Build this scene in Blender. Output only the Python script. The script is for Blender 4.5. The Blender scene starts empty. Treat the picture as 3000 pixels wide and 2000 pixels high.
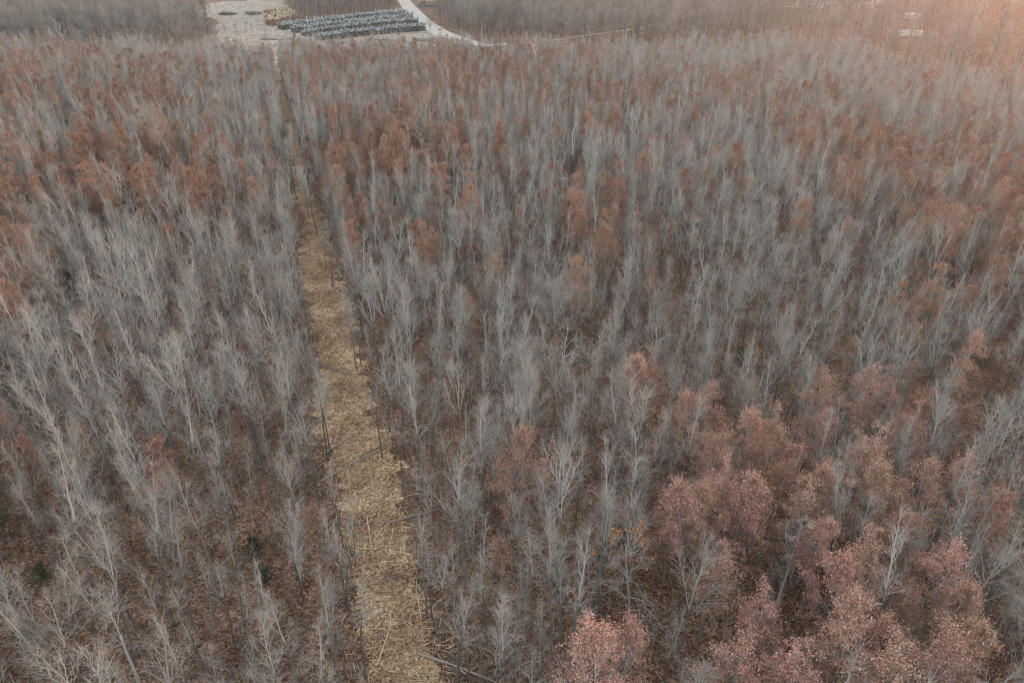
import bpy, math, numpy as np
from math import radians as R, sin, cos, pi

# ------------------------------------------------------------------ camera, sky, sun, exposure
sc = bpy.context.scene
COL = sc.collection
CAM_H, PITCH, F = 50.0, 29.4, 2000.0          # metres, degrees below the horizon, focal length in 3000 px wide pixels
cam = bpy.data.cameras.new('camera'); cam.lens = 24; cam.sensor_width = 36
cam.clip_start = 0.5; cam.clip_end = 12000
co = bpy.data.objects.new('camera', cam); COL.objects.link(co)
co.location = (0, 0, CAM_H); co.rotation_euler = (R(90 - PITCH), 0, 0)
sc.camera = co

SUN_EL, SUN_AZ = 10, 42                        # azimuth measured from +Y towards +X
w = bpy.data.worlds.new('World'); sc.world = w; w.use_nodes = True
nt = w.node_tree; nt.nodes.clear()
sky = nt.nodes.new('ShaderNodeTexSky'); sky.sky_type = 'NISHITA'; sky.sun_disc = False
sky.sun_elevation = R(SUN_EL); sky.sun_rotation = R(SUN_AZ); sky.dust_density = 0.25; sky.ozone_density = 1.0
hs = nt.nodes.new('ShaderNodeHueSaturation'); hs.inputs['Saturation'].default_value = 0.06
bg = nt.nodes.new('ShaderNodeBackground'); bg.inputs['Strength'].default_value = 0.15
wo = nt.nodes.new('ShaderNodeOutputWorld')
nt.links.new(sky.outputs[0], hs.inputs['Color']); nt.links.new(hs.outputs[0], bg.inputs['Color']); nt.links.new(bg.outputs[0], wo.inputs[0])
sl = bpy.data.lights.new('sun', 'SUN'); sl.energy = 1.15; sl.angle = R(18); sl.color = (1.0, .36, .14)
so = bpy.data.objects.new('sun', sl); COL.objects.link(so); so.location = (60, 60, 120)
so.rotation_euler = (R(90 - SUN_EL), 0, R(180 - SUN_AZ))
sc.view_settings.view_transform = 'Standard'; sc.view_settings.look = 'None'
sc.view_settings.exposure = 1.9; sc.view_settings.gamma = 1
sc.cycles.max_bounces = 3; sc.cycles.diffuse_bounces = 2; sc.cycles.glossy_bounces = 1
sc.cycles.transparent_max_bounces = 4; sc.cycles.volume_bounces = 0
sc.cycles.filter_width = 1.15; sc.cycles.use_denoising = True; sc.cycles.denoiser = 'OPENIMAGEDENOISE'; sc.cycles.denoising_input_passes = 'RGB_ALBEDO_NORMAL'; sc.cycles.denoising_prefilter = 'NONE'
sc.cycles.caustics_reflective = False; sc.cycles.caustics_refractive = False

rng = np.random.default_rng(7)
TH = R(PITCH)

# ------------------------------------------------------------------ terrain and projection
def zfun(x, y):
    x = np.asarray(x, float); y = np.asarray(y, float)
    y0 = 430 - 0.75 * np.clip(x - 110, 0, 260) + 0.12 * np.clip(-x - 150, 0, 300)
    t = y - y0
    rise = 0.085 * 30 * np.logaddexp(0, np.clip(t, -900, 700) / 30)
    return rise + .45 * np.sin(x / 21 + .6) * np.cos(y / 27) + .3 * np.sin(x / 47 - y / 39)

def ray(u, v):
    a = (u - 1500) / F; b = -(v - 1000) / F
    return np.array([a, cos(TH) + b * sin(TH), -sin(TH) + b * cos(TH)])

def G(u, v, h=0.0):
    """pixel of the 3000 x 2000 photograph -> the point of the ground (plus h) that it shows"""
    d = ray(u, v); lo, hi = 5.0, 5.0
    f = lambda t: CAM_H + d[2] * t - float(zfun(d[0] * t, d[1] * t)) - h
    while f(hi) > 0 and hi < 6000: lo = hi; hi *= 1.04
    for _ in range(40):
        m = (lo + hi) / 2
        if f(m) > 0: lo = m
        else: hi = m
    return np.array([d[0] * hi, d[1] * hi])

def proj(x, y, z):
    dz = z - CAM_H
    dep = y * cos(TH) - dz * sin(TH); up = y * sin(TH) + dz * cos(TH)
    return 1500 + F * x / dep, 1000 - F * up / dep, dep

def inpoly(px, py, poly):
    px = np.asarray(px); py = np.asarray(py); c = np.zeros(px.shape, bool)
    n = len(poly)
    for i in range(n):
        x1, y1 = poly[i]; x2, y2 = poly[(i + 1) % n]
        if y1 == y2: continue
        c ^= ((y1 > py) != (y2 > py)) & (px < (x2 - x1) * (py - y1) / (y2 - y1) + x1)
    return c

# ------------------------------------------------------------------ materials
def mat(name, rough=.85):
    m = bpy.data.materials.new(name); m.use_nodes = True
    b = m.node_tree.nodes['Principled BSDF']; b.inputs['Roughness'].default_value = rough
    b.inputs['Specular IOR Level'].default_value = .2
    return m, m.node_tree, b

def N(t, kind, **kw):
    n = t.nodes.new(kind)
    for k, v in kw.items():
        if k in n.inputs.keys(): n.inputs[k].default_value = v
        else: setattr(n, k, v)
    return n

def ramp(t, stops, interp='LINEAR'):
    r = t.nodes.new('ShaderNodeValToRGB'); e = r.color_ramp.elements; r.color_ramp.interpolation = interp
    while len(e) < len(stops): e.new(.5)
    for k, (p, c) in enumerate(stops): e[k].position = p; e[k].color = (*c, 1)
    return r

def tint_mat(name, stops, hue=.0, val=.0, rough=.85, sat=1.0):
    """colour from the per face attribute tint; the whole object shifts with its own random number"""
    m, t, b = mat(name, rough); L = t.links.new
    at = N(t, 'ShaderNodeAttribute', attribute_name='tint')
    r = ramp(t, stops); L(at.outputs['Fac'], r.inputs[0])
    oi = N(t, 'ShaderNodeObjectInfo')
    h = N(t, 'ShaderNodeHueSaturation'); h.inputs['Saturation'].default_value = sat
    mv = N(t, 'ShaderNodeMapRange'); mv.inputs[3].default_value = 1 - val; mv.inputs[4].default_value = 1 + val
    L(oi.outputs['Random'], mv.inputs[0]); L(mv.outputs[0], h.inputs['Value'])
    if hue:
        fr = N(t, 'ShaderNodeMath', operation='MULTIPLY'); fr.inputs[1].default_value = 7.31
        f2 = N(t, 'ShaderNodeMath', operation='FRACT')
        mh = N(t, 'ShaderNodeMapRange'); mh.inputs[3].default_value = .5 - hue; mh.inputs[4].default_value = .5 + hue
        L(oi.outputs['Random'], fr.inputs[0]); L(fr.outputs[0], f2.inputs[0]); L(f2.outputs[0], mh.inputs[0]); L(mh.outputs[0], h.inputs['Hue'])
    L(r.outputs[0], h.inputs['Color']); L(h.outputs[0], b.inputs['Base Color'])
    return m

M = {}
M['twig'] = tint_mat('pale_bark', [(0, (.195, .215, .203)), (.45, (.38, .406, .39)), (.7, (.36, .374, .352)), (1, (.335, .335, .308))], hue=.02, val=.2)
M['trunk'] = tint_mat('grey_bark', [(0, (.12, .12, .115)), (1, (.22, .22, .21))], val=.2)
M['white'] = tint_mat('bleached_wood', [(0, (.38, .40, .39)), (1, (.58, .58, .55))], val=.08)
M['dark'] = tint_mat('dark_bark', [(0, (.06, .055, .05)), (1, (.115, .108, .10))], val=.1)
M['gold'] = tint_mat('ochre_twigs', [(0, (.27, .24, .19)), (1, (.44, .38, .30))], val=.08)
M['wood'] = tint_mat('purple_grey_twigs', [(0, (.155, .152, .138)), (1, (.345, .337, .312))], hue=.03, val=.3)
M['rust'] = tint_mat('rust_leaf', [(0, (.21, .125, .09)), (.5, (.365, .212, .148)), (1, (.50, .33, .245))], hue=.009, val=.2)
M['pink'] = tint_mat('pink_brown_leaf', [(0, (.23, .135, .105)), (.5, (.41, .248, .198)), (.9, (.56, .38, .315)), (1, (.67, .54, .475))], hue=.015, val=.16)
M['orange'] = tint_mat('orange_leaf', [(0, (.32, .14, .055)), (1, (.48, .25, .11))])
M['yellow'] = tint_mat('yellow_leaf', [(0, (.24, .17, .03)), (1, (.34, .25, .06))])
M['green'] = tint_mat('cedar_green', [(0, (.05, .068, .04)), (1, (.11, .13, .075))], hue=.03, val=.2)
M['straw'] = tint_mat('split_wood', [(0, (.22, .145, .10)), (.3, (.48, .335, .215)), (.75, (.74, .57, .395)), (1, (.88, .78, .62))])
M['stick'] = tint_mat('dead_stick', [(0, (.14, .12, .11)), (.7, (.32, .29, .26)), (1, (.5, .46, .41))])
M['log'] = tint_mat('weathered_log', [(0, (.10, .10, .095)), (.6, (.32, .315, .305)), (1, (.50, .49, .47))], val=.6)
M['timber'] = tint_mat('blue_grey_timber', [(0, (.028, .035, .040)), (.45, (.10, .125, .135)), (1, (.42, .50, .52))], val=.15)
M['tan'] = tint_mat('fresh_timber', [(0, (.09, .05, .03)), (.4, (.30, .22, .14)), (1, (.70, .62, .47))], val=.12)
M['leafd'] = tint_mat('fallen_leaf', [(0, (.09, .054, .038)), (.5, (.21, .122, .085)), (.9, (.34, .21, .15)), (1, (.50, .37, .29))])

def ground_mat(name, cols, scale, amp=.22, bump=.5):
    m, t, b = mat(name, .95); L = t.links.new
    tc = N(t, 'ShaderNodeTexCoord')
    no = N(t, 'ShaderNodeTexNoise', Scale=scale * .35, Detail=2.0); L(tc.outputs['Object'], no.inputs['Vector'])
    ad = N(t, 'ShaderNodeMix', data_type='VECTOR'); ad.inputs[0].default_value = .12 / scale if scale < 1 else .02
    vo = N(t, 'ShaderNodeTexVoronoi', Scale=scale); L(tc.outputs['Object'], vo.inputs['Vector'])
    wn = N(t, 'ShaderNodeSeparateColor'); L(vo.outputs['Color'], wn.inputs[0])
    n2 = N(t, 'ShaderNodeTexNoise', Scale=.16, Detail=5.0, Roughness=.65); L(tc.outputs['Object'], n2.inputs['Vector'])
    mr = N(t, 'ShaderNodeMapRange'); mr.inputs[1].default_value = .3; mr.inputs[2].default_value = .7; mr.inputs[3].default_value = -amp; mr.inputs[4].default_value = amp
    L(n2.outputs['Fac'], mr.inputs[0])
    a2 = N(t, 'ShaderNodeMath', operation='ADD'); L(wn.outputs[0], a2.inputs[0]); L(mr.outputs[0], a2.inputs[1])
    r = ramp(t, cols); L(a2.outputs[0], r.inputs[0])
    L(r.outputs[0], b.inputs['Base Color'])
    bp = N(t, 'ShaderNodeBump', Strength=bump, Distance=.12); L(wn.outputs[1], bp.inputs['Height']); L(bp.outputs[0], b.inputs['Normal'])
    return m
M['litter'] = ground_mat('leaf_litter', [(0, (.066, .044, .032)), (.45, (.155, .096, .067)), (.8, (.25, .16, .112)), (1, (.40, .285, .21))], 5.5, amp=.3)
M['mulch'] = ground_mat('wood_mulch', [(0, (.12, .074, .05)), (.3, (.30, .195, .128)), (.6, (.52, .37, .235)), (.88, (.70, .53, .345)), (1, (.84, .71, .51))], 6.5, amp=.5)
M['gravel'] = ground_mat('pale_gravel', [(0, (.20, .175, .15)), (.45, (.36, .33, .29)), (1, (.52, .48, .43))], .9, amp=.3, bump=.1)
M['road'] = ground_mat('white_gravel', [(0, (.50, .50, .48)), (1, (.66, .66, .64))], 1.2, bump=.1)
M['lawn'] = ground_mat('lawn_grass', [(0, (.12, .125, .065)), (1, (.20, .19, .10))], .5, bump=.1)
M['slope'] = ground_mat('orange_litter', [(0, (.12, .07, .047)), (.5, (.20, .122, .082)), (1, (.29, .195, .135))], 1.0)
M['pond'] = ground_mat('dark_pond', [(0, (.035, .05, .065)), (1, (.06, .075, .09))], .02, bump=0)
def plain(name, c, rough=.7):
    m, t, b = mat(name, rough); no = N(t, 'ShaderNodeTexNoise', Scale=1.5, Detail=4.0)
    r = ramp(t, [(.3, tuple(x * .82 for x in c)), (.7, c)]); t.links.new(no.outputs['Fac'], r.inputs[0]); t.links.new(r.outputs[0], b.inputs['Base Color'])
    return m
M['paint'] = plain('white_paint', (.80, .80, .78)); M['roof'] = plain('brown_roof', (.30, .23, .18)); M['tin'] = plain('pale_tin', (.62, .63, .64), .5)
M['window'] = plain('dark_glass', (.04, .045, .05), .2)

# ------------------------------------------------------------------ mesh building
class MB:
    def __init__(s): s.v = []; s.f4 = []; s.f3 = []; s.t4 = []; s.t3 = []; s.n = 0
    def add(s, v, q=None, t=None, tq=None, tt=None):
        s.v.append(v.reshape(-1, 3))
        if q is not None and len(q): s.f4.append(q + s.n); s.t4.append(tq if tq is not None else np.full(len(q), .5))
        if t is not None and len(t): s.f3.append(t + s.n); s.t3.append(tt if tt is not None else np.full(len(t), .5))
        s.n += v.reshape(-1, 3).shape[0]
    def merge(s, o):
        for v in o.v: s.v.append(v)
        s.f4 += [q + s.n for q in o.f4]; s.f3 += [q + s.n for q in o.f3]; s.t4 += o.t4; s.t3 += o.t3; s.n += o.n
        return s
    def counts(s): return sum(map(len, s.f4)), sum(map(len, s.f3))
    def mesh(s, name, mats, split=None):
        V = np.concatenate(s.v).astype(np.float32)
        q = np.concatenate(s.f4) if s.f4 else np.zeros((0, 4), int); t = np.concatenate(s.f3) if s.f3 else np.zeros((0, 3), int)
        me = bpy.data.meshes.new(name)
        me.vertices.add(len(V)); me.vertices.foreach_set('co', V.ravel())
        me.loops.add(len(q) * 4 + len(t) * 3); me.loops.foreach_set('vertex_index', np.concatenate([q.ravel(), t.ravel()]).astype(np.int32))
        me.polygons.add(len(q) + len(t))
        me.polygons.foreach_set('loop_start', np.concatenate([np.arange(len(q)) * 4, len(q) * 4 + np.arange(len(t)) * 3]).astype(np.int32))
        tint = np.concatenate(s.t4 + s.t3) if s.t4 or s.t3 else np.zeros(0)
        a = me.attributes.new('tint', 'FLOAT', 'FACE'); a.data.foreach_set('value', tint.astype(np.float32))
        for m in (mats if isinstance(mats, (list, tuple)) else [mats]): me.materials.append(m)
        if split is not None: me.polygons.foreach_set('material_index', split.astype(np.int32))
        me.update(calc_edges=True)
        return me

def two_mats(a, b, name, ma, mb_):
    """one mesh out of two parts (for the far mass only): a carries ma, b carries mb_"""
    qa, ta = a.counts(); qb, tb = b.counts()
    c = MB().merge(a).merge(b)
    return c.mesh(name, [ma, mb_], np.concatenate([np.zeros(qa), np.ones(qb), np.zeros(ta), np.ones(tb)]))

def nrm(a): return a / np.maximum(np.linalg.norm(a, axis=-1, keepdims=True), 1e-9)

def tubes(mb, P, Rr, sides, apex=True, tint=None, r=rng):
    """P (n,k,3) paths, Rr (n,k) radii; the last point is a tip when apex"""
    n, k, _ = P.shape
    T = nrm(np.gradient(P, axis=1)); ref = np.where(np.abs(T[..., 2:3]) < .9, np.array([0., 0, 1]), np.array([1., 0, 0]))
    U = nrm(np.cross(T, ref)); V = np.cross(T, U)
    kr = k - 1 if apex else k
    an = np.arange(sides) * 2 * pi / sides
    ring = P[:, :kr, None] + Rr[:, :kr, None, None] * (U[:, :kr, None] * np.cos(an)[:, None] + V[:, :kr, None] * np.sin(an)[:, None])
    per = kr * sides + 1
    verts = np.concatenate([ring.reshape(n, kr * sides, 3), P[:, -1:]], axis=1)
    i = np.arange(sides); j = (i + 1) % sides
    q = np.concatenate([np.stack([a * sides + i, a * sides + j, (a + 1) * sides + j, (a + 1) * sides + i], 1) for a in range(kr - 1)]) if kr > 1 else np.zeros((0, 4), int)
    last = (kr - 1) * sides
    t = np.stack([last + i, last + j, np.full(sides, kr * sides)], 1)
    off = np.arange(n) * per
    Q = (q[None] + off[:, None, None]).reshape(-1, 4); Tt = (t[None] + off[:, None, None]).reshape(-1, 3)
    ti = r.random(n) if tint is None else np.broadcast_to(tint, (n,))
    mb.add(verts, Q, Tt, np.repeat(ti, len(q)), np.repeat(ti, len(t)))

def grow(r, S, D, L, k, wig, up):
    n = len(S); P = np.zeros((n, k, 3)); P[:, 0] = S; d = nrm(D.copy())
    for j in range(1, k):
        P[:, j] = P[:, j - 1] + d * (L / (k - 1))[:, None]
        d = nrm(d + r.normal(0, wig, (n, 3)) + np.array([0, 0, up]))
    return P

def at(P, idx, s):
    k = P.shape[1]; f = np.clip(s, 0, .999) * (k - 1); i = f.astype(int); fr = (f - i)[:, None]
    a = P[idx, i]; b = P[idx, i + 1]
    return a * (1 - fr) + b * fr, nrm(b - a)

def side_dir(r, T, ang):
    pr = nrm(np.cross(T, r.normal(0, 1, T.shape)))
    return T * np.cos(ang)[:, None] + pr * np.sin(ang)[:, None]

def tree(r, H=14., r0=.12, t0=.35, n1=26, spread=2.2, a0=58, a1=25, n2=7, n3=3, up=.10, wig=.10, lean=.02, tw=.95, thick=1., top=1.0, k1=6, prof=.8):
    """a bare tree: trunk mesh, crown mesh, twig paths"""
    trunk, crown = MB(), MB()
    k = 14
    ln = r.normal(0, lean, 2)
    P = grow(r, np.zeros((1, 3)) + [0, 0, -.15], np.array([[ln[0], ln[1], 1.]]), np.array([H * top]), k, .035, .05)
    s = np.linspace(0, 1, k); rad = .88 * r0 * (1 - s) ** .8 + .012; rad[0] *= 1.35
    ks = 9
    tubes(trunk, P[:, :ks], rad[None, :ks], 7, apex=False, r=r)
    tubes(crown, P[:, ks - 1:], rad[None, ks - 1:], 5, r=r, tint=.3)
    # boughs
    t = np.sort(t0 / top + (1 - t0 / top) * r.random(n1) ** .85 * .99); tp = (t - t0 / top) / (1 - t0 / top)
    S, T = at(P, np.zeros(n1, int), t)
    L1 = .93 * spread * ((1 - tp) ** prof * .85 + .18) * r.uniform(.65, 1.2, n1)
    ang = np.radians(a0 + (a1 - a0) * tp + r.normal(0, 7, n1))
    az = np.arange(n1) * 2.399 + r.normal(0, .5, n1)
    D = np.stack([np.cos(az) * np.sin(ang), np.sin(az) * np.sin(ang), np.cos(ang)], 1)
    P1 = grow(r, S, D, L1, k1, wig, up)
    s1 = np.linspace(0, 1, k1)
    R1 = ((.009 + .009 * L1) * thick)[:, None] * (1 - .8 * s1)[None]
    tubes(crown, P1, R1, 4, r=r, tint=r.uniform(.1, .6, n1))
    # branches
    m = np.maximum(2, (n2 * (.5 + .5 * L1 / L1.mean())).astype(int)); idx = np.repeat(np.arange(n1), m); n = len(idx)
    s = r.uniform(.18, 1, n); S, T = at(P1, idx, s)
    L2 = L1[idx] * r.uniform(.28, .6, n) * (1.1 - .55 * s)
    P2 = grow(r, S, side_dir(r, T, np.radians(r.uniform(25, 55, n))), L2, 4, wig, up * .8)
    R2 = ((.006 + .0065 * L2) * thick)[:, None] * np.array([1, .8, .55, .3])[None]
    tubes(crown, P2, R2, 3, r=r, tint=r.uniform(.25, .8, n))
    # twigs
    idx = np.repeat(np.arange(n), n3); s = r.uniform(.15, 1, len(idx)); S, T = at(P2, idx, s)
    L3 = tw * r.uniform(.5, 1.25, len(idx))
    P3 = grow(r, S, side_dir(r, T, np.radians(r.uniform(16, 42, len(idx)))), L3, 3, wig * 1.2, up)
    tubes(crown, P3, (.0052 * thick * r.uniform(.8, 1.3, len(idx)))[:, None] * np.array([1, .75, .3])[None], 3, r=r, tint=r.uniform(.4, 1, len(idx)))
    return trunk, crown, P2, P3

def leaves(mb, r, C, size, droop=.3, tint=None):
    n = len(C)
    nn = nrm(r.normal(0, 1, (n, 3)) + [0, 0, 1.1]); a = nrm(np.cross(nn, r.normal(0, 1, (n, 3)))); b = np.cross(nn, a)
    L = (size * r.uniform(.7, 1.3, n))[:, None]; Wd = L * .34
    v = np.stack([C - a * L * .5, C + b * Wd + nn * L * .06, C + a * L * .5 - nn * L * droop * .3, C - b * Wd + nn * L * .06], 1)
    ti = r.random(n) if tint is None else tint
    mb.add(v, np.arange(n * 4).reshape(n, 4), None, ti)

def leafy(r, H=13., spread=2.3, nl=4200, size=.17, keep=.85, t0=.25, n1=26, **kw):
    kw.setdefault('a0', 68); kw.setdefault('a1', 30)
    trunk, crown, P2, P3 = tree(r, H=H, spread=spread, t0=t0, n1=n1, n2=7, n3=4, prof=kw.pop('prof', .6), **kw)
    lf = MB()
    ok = r.random(len(P2)) < keep; ok2 = np.repeat(ok, 4)
    Q = P3[ok2]; i = r.integers(0, len(Q), nl); s = r.random(nl)[:, None]
    C = Q[i, 0] * (1 - s) + Q[i, 2] * s + r.normal(0, .13, (nl, 3))
    base = np.clip(r.normal(.5, .27, nl), 0, 1)
    leaves(lf, r, C, np.full(nl, size), tint=base)
    return trunk, crown, lf

def cedar(r, H, w, nl=5000):
    trunk, crown = MB(), MB()
    P = grow(r, np.zeros((1, 3)), np.array([[0, 0, 1.]]), np.array([H]), 8, .02, .1)
    tubes(trunk, P, (.09 * (1 - np.linspace(0, .9, 8)))[None], 6, r=r)
    n1 = 90; t = r.random(n1) * .93 + .06; az = r.random(n1) * 6.28
    L = w * (1 - t) ** .7 * r.uniform(.6, 1.15, n1) + .15
    S, _ = at(P, np.zeros(n1, int), t)
    D = np.stack([np.cos(az), np.sin(az), np.full(n1, .55)], 1)
    P1 = grow(r, S, D, L, 4, .08, .12)
    tubes(crown, P1, np.full((n1, 4), .012), 3, r=r)
    i = r.integers(0, n1, nl); s = r.random(nl) ** .6; C, _ = at(P1, i, s)
    leaves(crown, r, C + r.normal(0, .12, (nl, 3)), np.full(nl, .17))
    return trunk, crown

# ------------------------------------------------------------------ scene objects
def put(name, me, parent=None, loc=None, kind=None, label=None, cat=None, group=None):
    o = bpy.data.objects.new(name, me); COL.objects.link(o)
    if parent: o.parent = parent
    if loc is not None: o.location = loc
    tag(o, label, cat, group, kind)
    return o
def tag(o, label=None, cat=None, group=None, kind=None):
    for k, v in (('label', label), ('category', cat), ('group', group), ('kind', kind)):
        if v: o[k] = v
def thing(name, label, cat, loc, rz=0., scale=1., group=None, tilt=(0, 0)):
    o = bpy.data.objects.new(name, None); COL.objects.link(o); o.empty_display_size = .3
    o.location = loc; o.rotation_euler = (tilt[0], tilt[1], rz); o.scale = (scale,) * 3 if np.isscalar(scale) else scale
    tag(o, label, cat, group)
    return o
def P3(p, dz=0.): return (float(p[0]), float(p[1]), float(zfun(p[0], p[1])) + dz)

# ---- the ground and what is laid on it
def axis(lo, hi, step, far):
    core = np.arange(lo, hi + .1, step); ext = np.array([40, 120, 300, 800, 2000, far])
    return np.concatenate([lo - ext[::-1], core, hi + ext])
def sheet(name, X, Y, off, m, keepfun=None):
    mb = MB(); nx, ny = X.shape
    V = np.stack([X, Y, zfun(X, Y) + off], -1)
    i, j = np.meshgrid(np.arange(nx - 1), np.arange(ny - 1), indexing='ij'); a = (i * ny + j).ravel()
    mb.add(V, np.stack([a, a + ny, a + ny + 1, a + 1], 1))
    me = mb.mesh(name, m)
    return put(name, me, kind='structure')
gx, gy = np.meshgrid(axis(-520, 620, 4, 5000), axis(-60, 900, 4, 5000), indexing='ij')
sheet('ground', gx, gy, 0, M['litter'])

# the cleared strip: straight, about 6.4 m wide
S0 = np.array([-8.1 + .331 * 60, 33.7 - 60]); SD = np.array([-.331, 1.0]); SD = SD / np.linalg.norm(SD); SN = np.array([SD[1], -SD[0]])
def strip_dist(x, y): return (x - S0[0]) * SN[0] + (y - S0[1]) * SN[1]      # + is right of the strip
STRIP_LEN = 490
def half_w(s, side): return 3.5 - 1.5 * np.clip((s - 130) / 60, 0, 1) + .5 * np.sin(s / 7.3 + side) + .4 * np.sin(s / 3.1 + 2 * side) + .35 * np.sin(s / 1.1 + side) * np.sin(s / 4.7) - .25
def strip_sheet(name, f0, f1, off, m):
    s = np.arange(0, STRIP_LEN, .4)[:, None]; c = np.linspace(f0, f1, 9)[None]
    jt = rng.normal(0, .3, (len(s), 2)) + np.repeat(rng.normal(0, .45, (len(s) // 4 + 1, 2)), 4, 0)[:len(s)]
    wd = np.where(c < 0, half_w(s, 0.) + jt[:, :1], half_w(s, 1.7) + jt[:, 1:]) * c
    sheet(name, S0[0] + SD[0] * s + SN[0] * wd, S0[1] + SD[1] * s + SN[1] * wd, off, m)
strip_sheet('cleared_strip', -1, 1, .03, M['mulch'])

def poly_sheet(name, px, m, off, step=4.):
    """a patch of ground whose outline was read off the photograph on the terrain"""
    pts = []
    for a in range(len(px)):
        p, q = px[a], px[(a + 1) % len(px)]
        A, B = G(*p), G(*q); n = max(1, int(np.hypot(*(B - A)) / 12))
        pts += [A + (B - A) * t / n + (rng.normal(0, 1.0, 2) if t else 0) for t in range(n)]
    pts = np.array(pts)
    x0, y0 = pts.min(0); x1, y1 = pts.max(0)
    X, Y = np.meshgrid(np.arange(x0, x1 + step, step), np.arange(y0, y1 + step, step), indexing='ij')
    nx, ny = X.shape
    i, j = np.meshgrid(np.arange(nx - 1), np.arange(ny - 1), indexing='ij')
    ok = inpoly(X[:-1, :-1] + step / 2, Y[:-1, :-1] + step / 2, pts).ravel(); a = (i * ny + j).ravel()[ok]
    mb = MB(); mb.add(np.stack([X, Y, zfun(X, Y) + off], -1), np.stack([a, a + ny, a + ny + 1, a + 1], 1))
    put(name, mb.mesh(name, m), kind='structure')
    return pts
def road(name, px, width, m, off):
    c = np.array([G(*p) for p in px]); d = np.concatenate([[0], np.cumsum(np.hypot(*np.diff(c, axis=0).T))])
    s = np.arange(0, d[-1], 3.); x = np.interp(s, d, c[:, 0]); y = np.interp(s, d, c[:, 1])
    for _ in range(6):
        x[1:-1] = (x[:-2] + x[1:-1] * 2 + x[2:]) / 4; y[1:-1] = (y[:-2] + y[1:-1] * 2 + y[2:]) / 4
    tx, ty = np.gradient(x), np.gradient(y); l = np.hypot(tx, ty); nx, ny = ty / l, -tx / l
    wd = np.interp(s, d, width)[:, None] / 2 * np.linspace(-1, 1, 5)[None]
    sheet(name, x[:, None] + nx[:, None] * wd, y[:, None] + ny[:, None] * wd, off, m)
    return np.stack([x, y], 1)
slope_pts = poly_sheet('leafy_slope', [(2080, 145), (2350, 158), (2560, 205), (2750, 265), (3120, 340), (3250, 120), (3200, 0), (2500, -6), (2380, 30), (2300, 105)], M['slope'], .12)
poly_sheet('gravel_yard', [(560, 175), (610, 128), (640, 62), (560, 40), (500, 28), (640, 6), (830, 2), (850, 30), (880, 62), (1180, 22), (1262, 70), (1330, 135), (1240, 148), (930, 152), (800, 150), (760, 168)], M['gravel'], .12)
road_pts = road('gravel_road', [(1150, -22), (1178, -4), (1198, 22), (1236, 62), (1290, 97), (1372, 128), (1432, 136), (1490, 128)], [9, 10, 11, 12, 13, 15, 8, 4], M['road'], .2)
M['lane'] = ground_mat('lane_gravel', [(0, (.36, .35, .33)), (1, (.5, .49, .46))], 1.2, bump=.1)
lane_pts = road('country_lane', [(1490, 131), (1640, 117), (1830, 90), (1960, 66), (2010, 53), (2100, 36), (2220, 25), (2345, 19), (2460, 8)], [2.4, 2.6, 3.2, 3.6, 3.6, 3.6, 3.6, 3.6, 3.6], M['lane'], .2)
poly_sheet('lawn', [(1965, 78), (2040, 66), (2200, 38), (2330, 28), (2400, 50), (2290, 84), (2180, 84), (2060, 86)], M['lawn'], .16)
poly_sheet('pond', [(40, 28), (110, 14), (170, 20), (120, 34)], M['pond'], .16)
poly_sheet('pond', [(1225, 24), (1235, 4), (1340, 4), (1330, 22)], M['pond'], .16)

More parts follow.
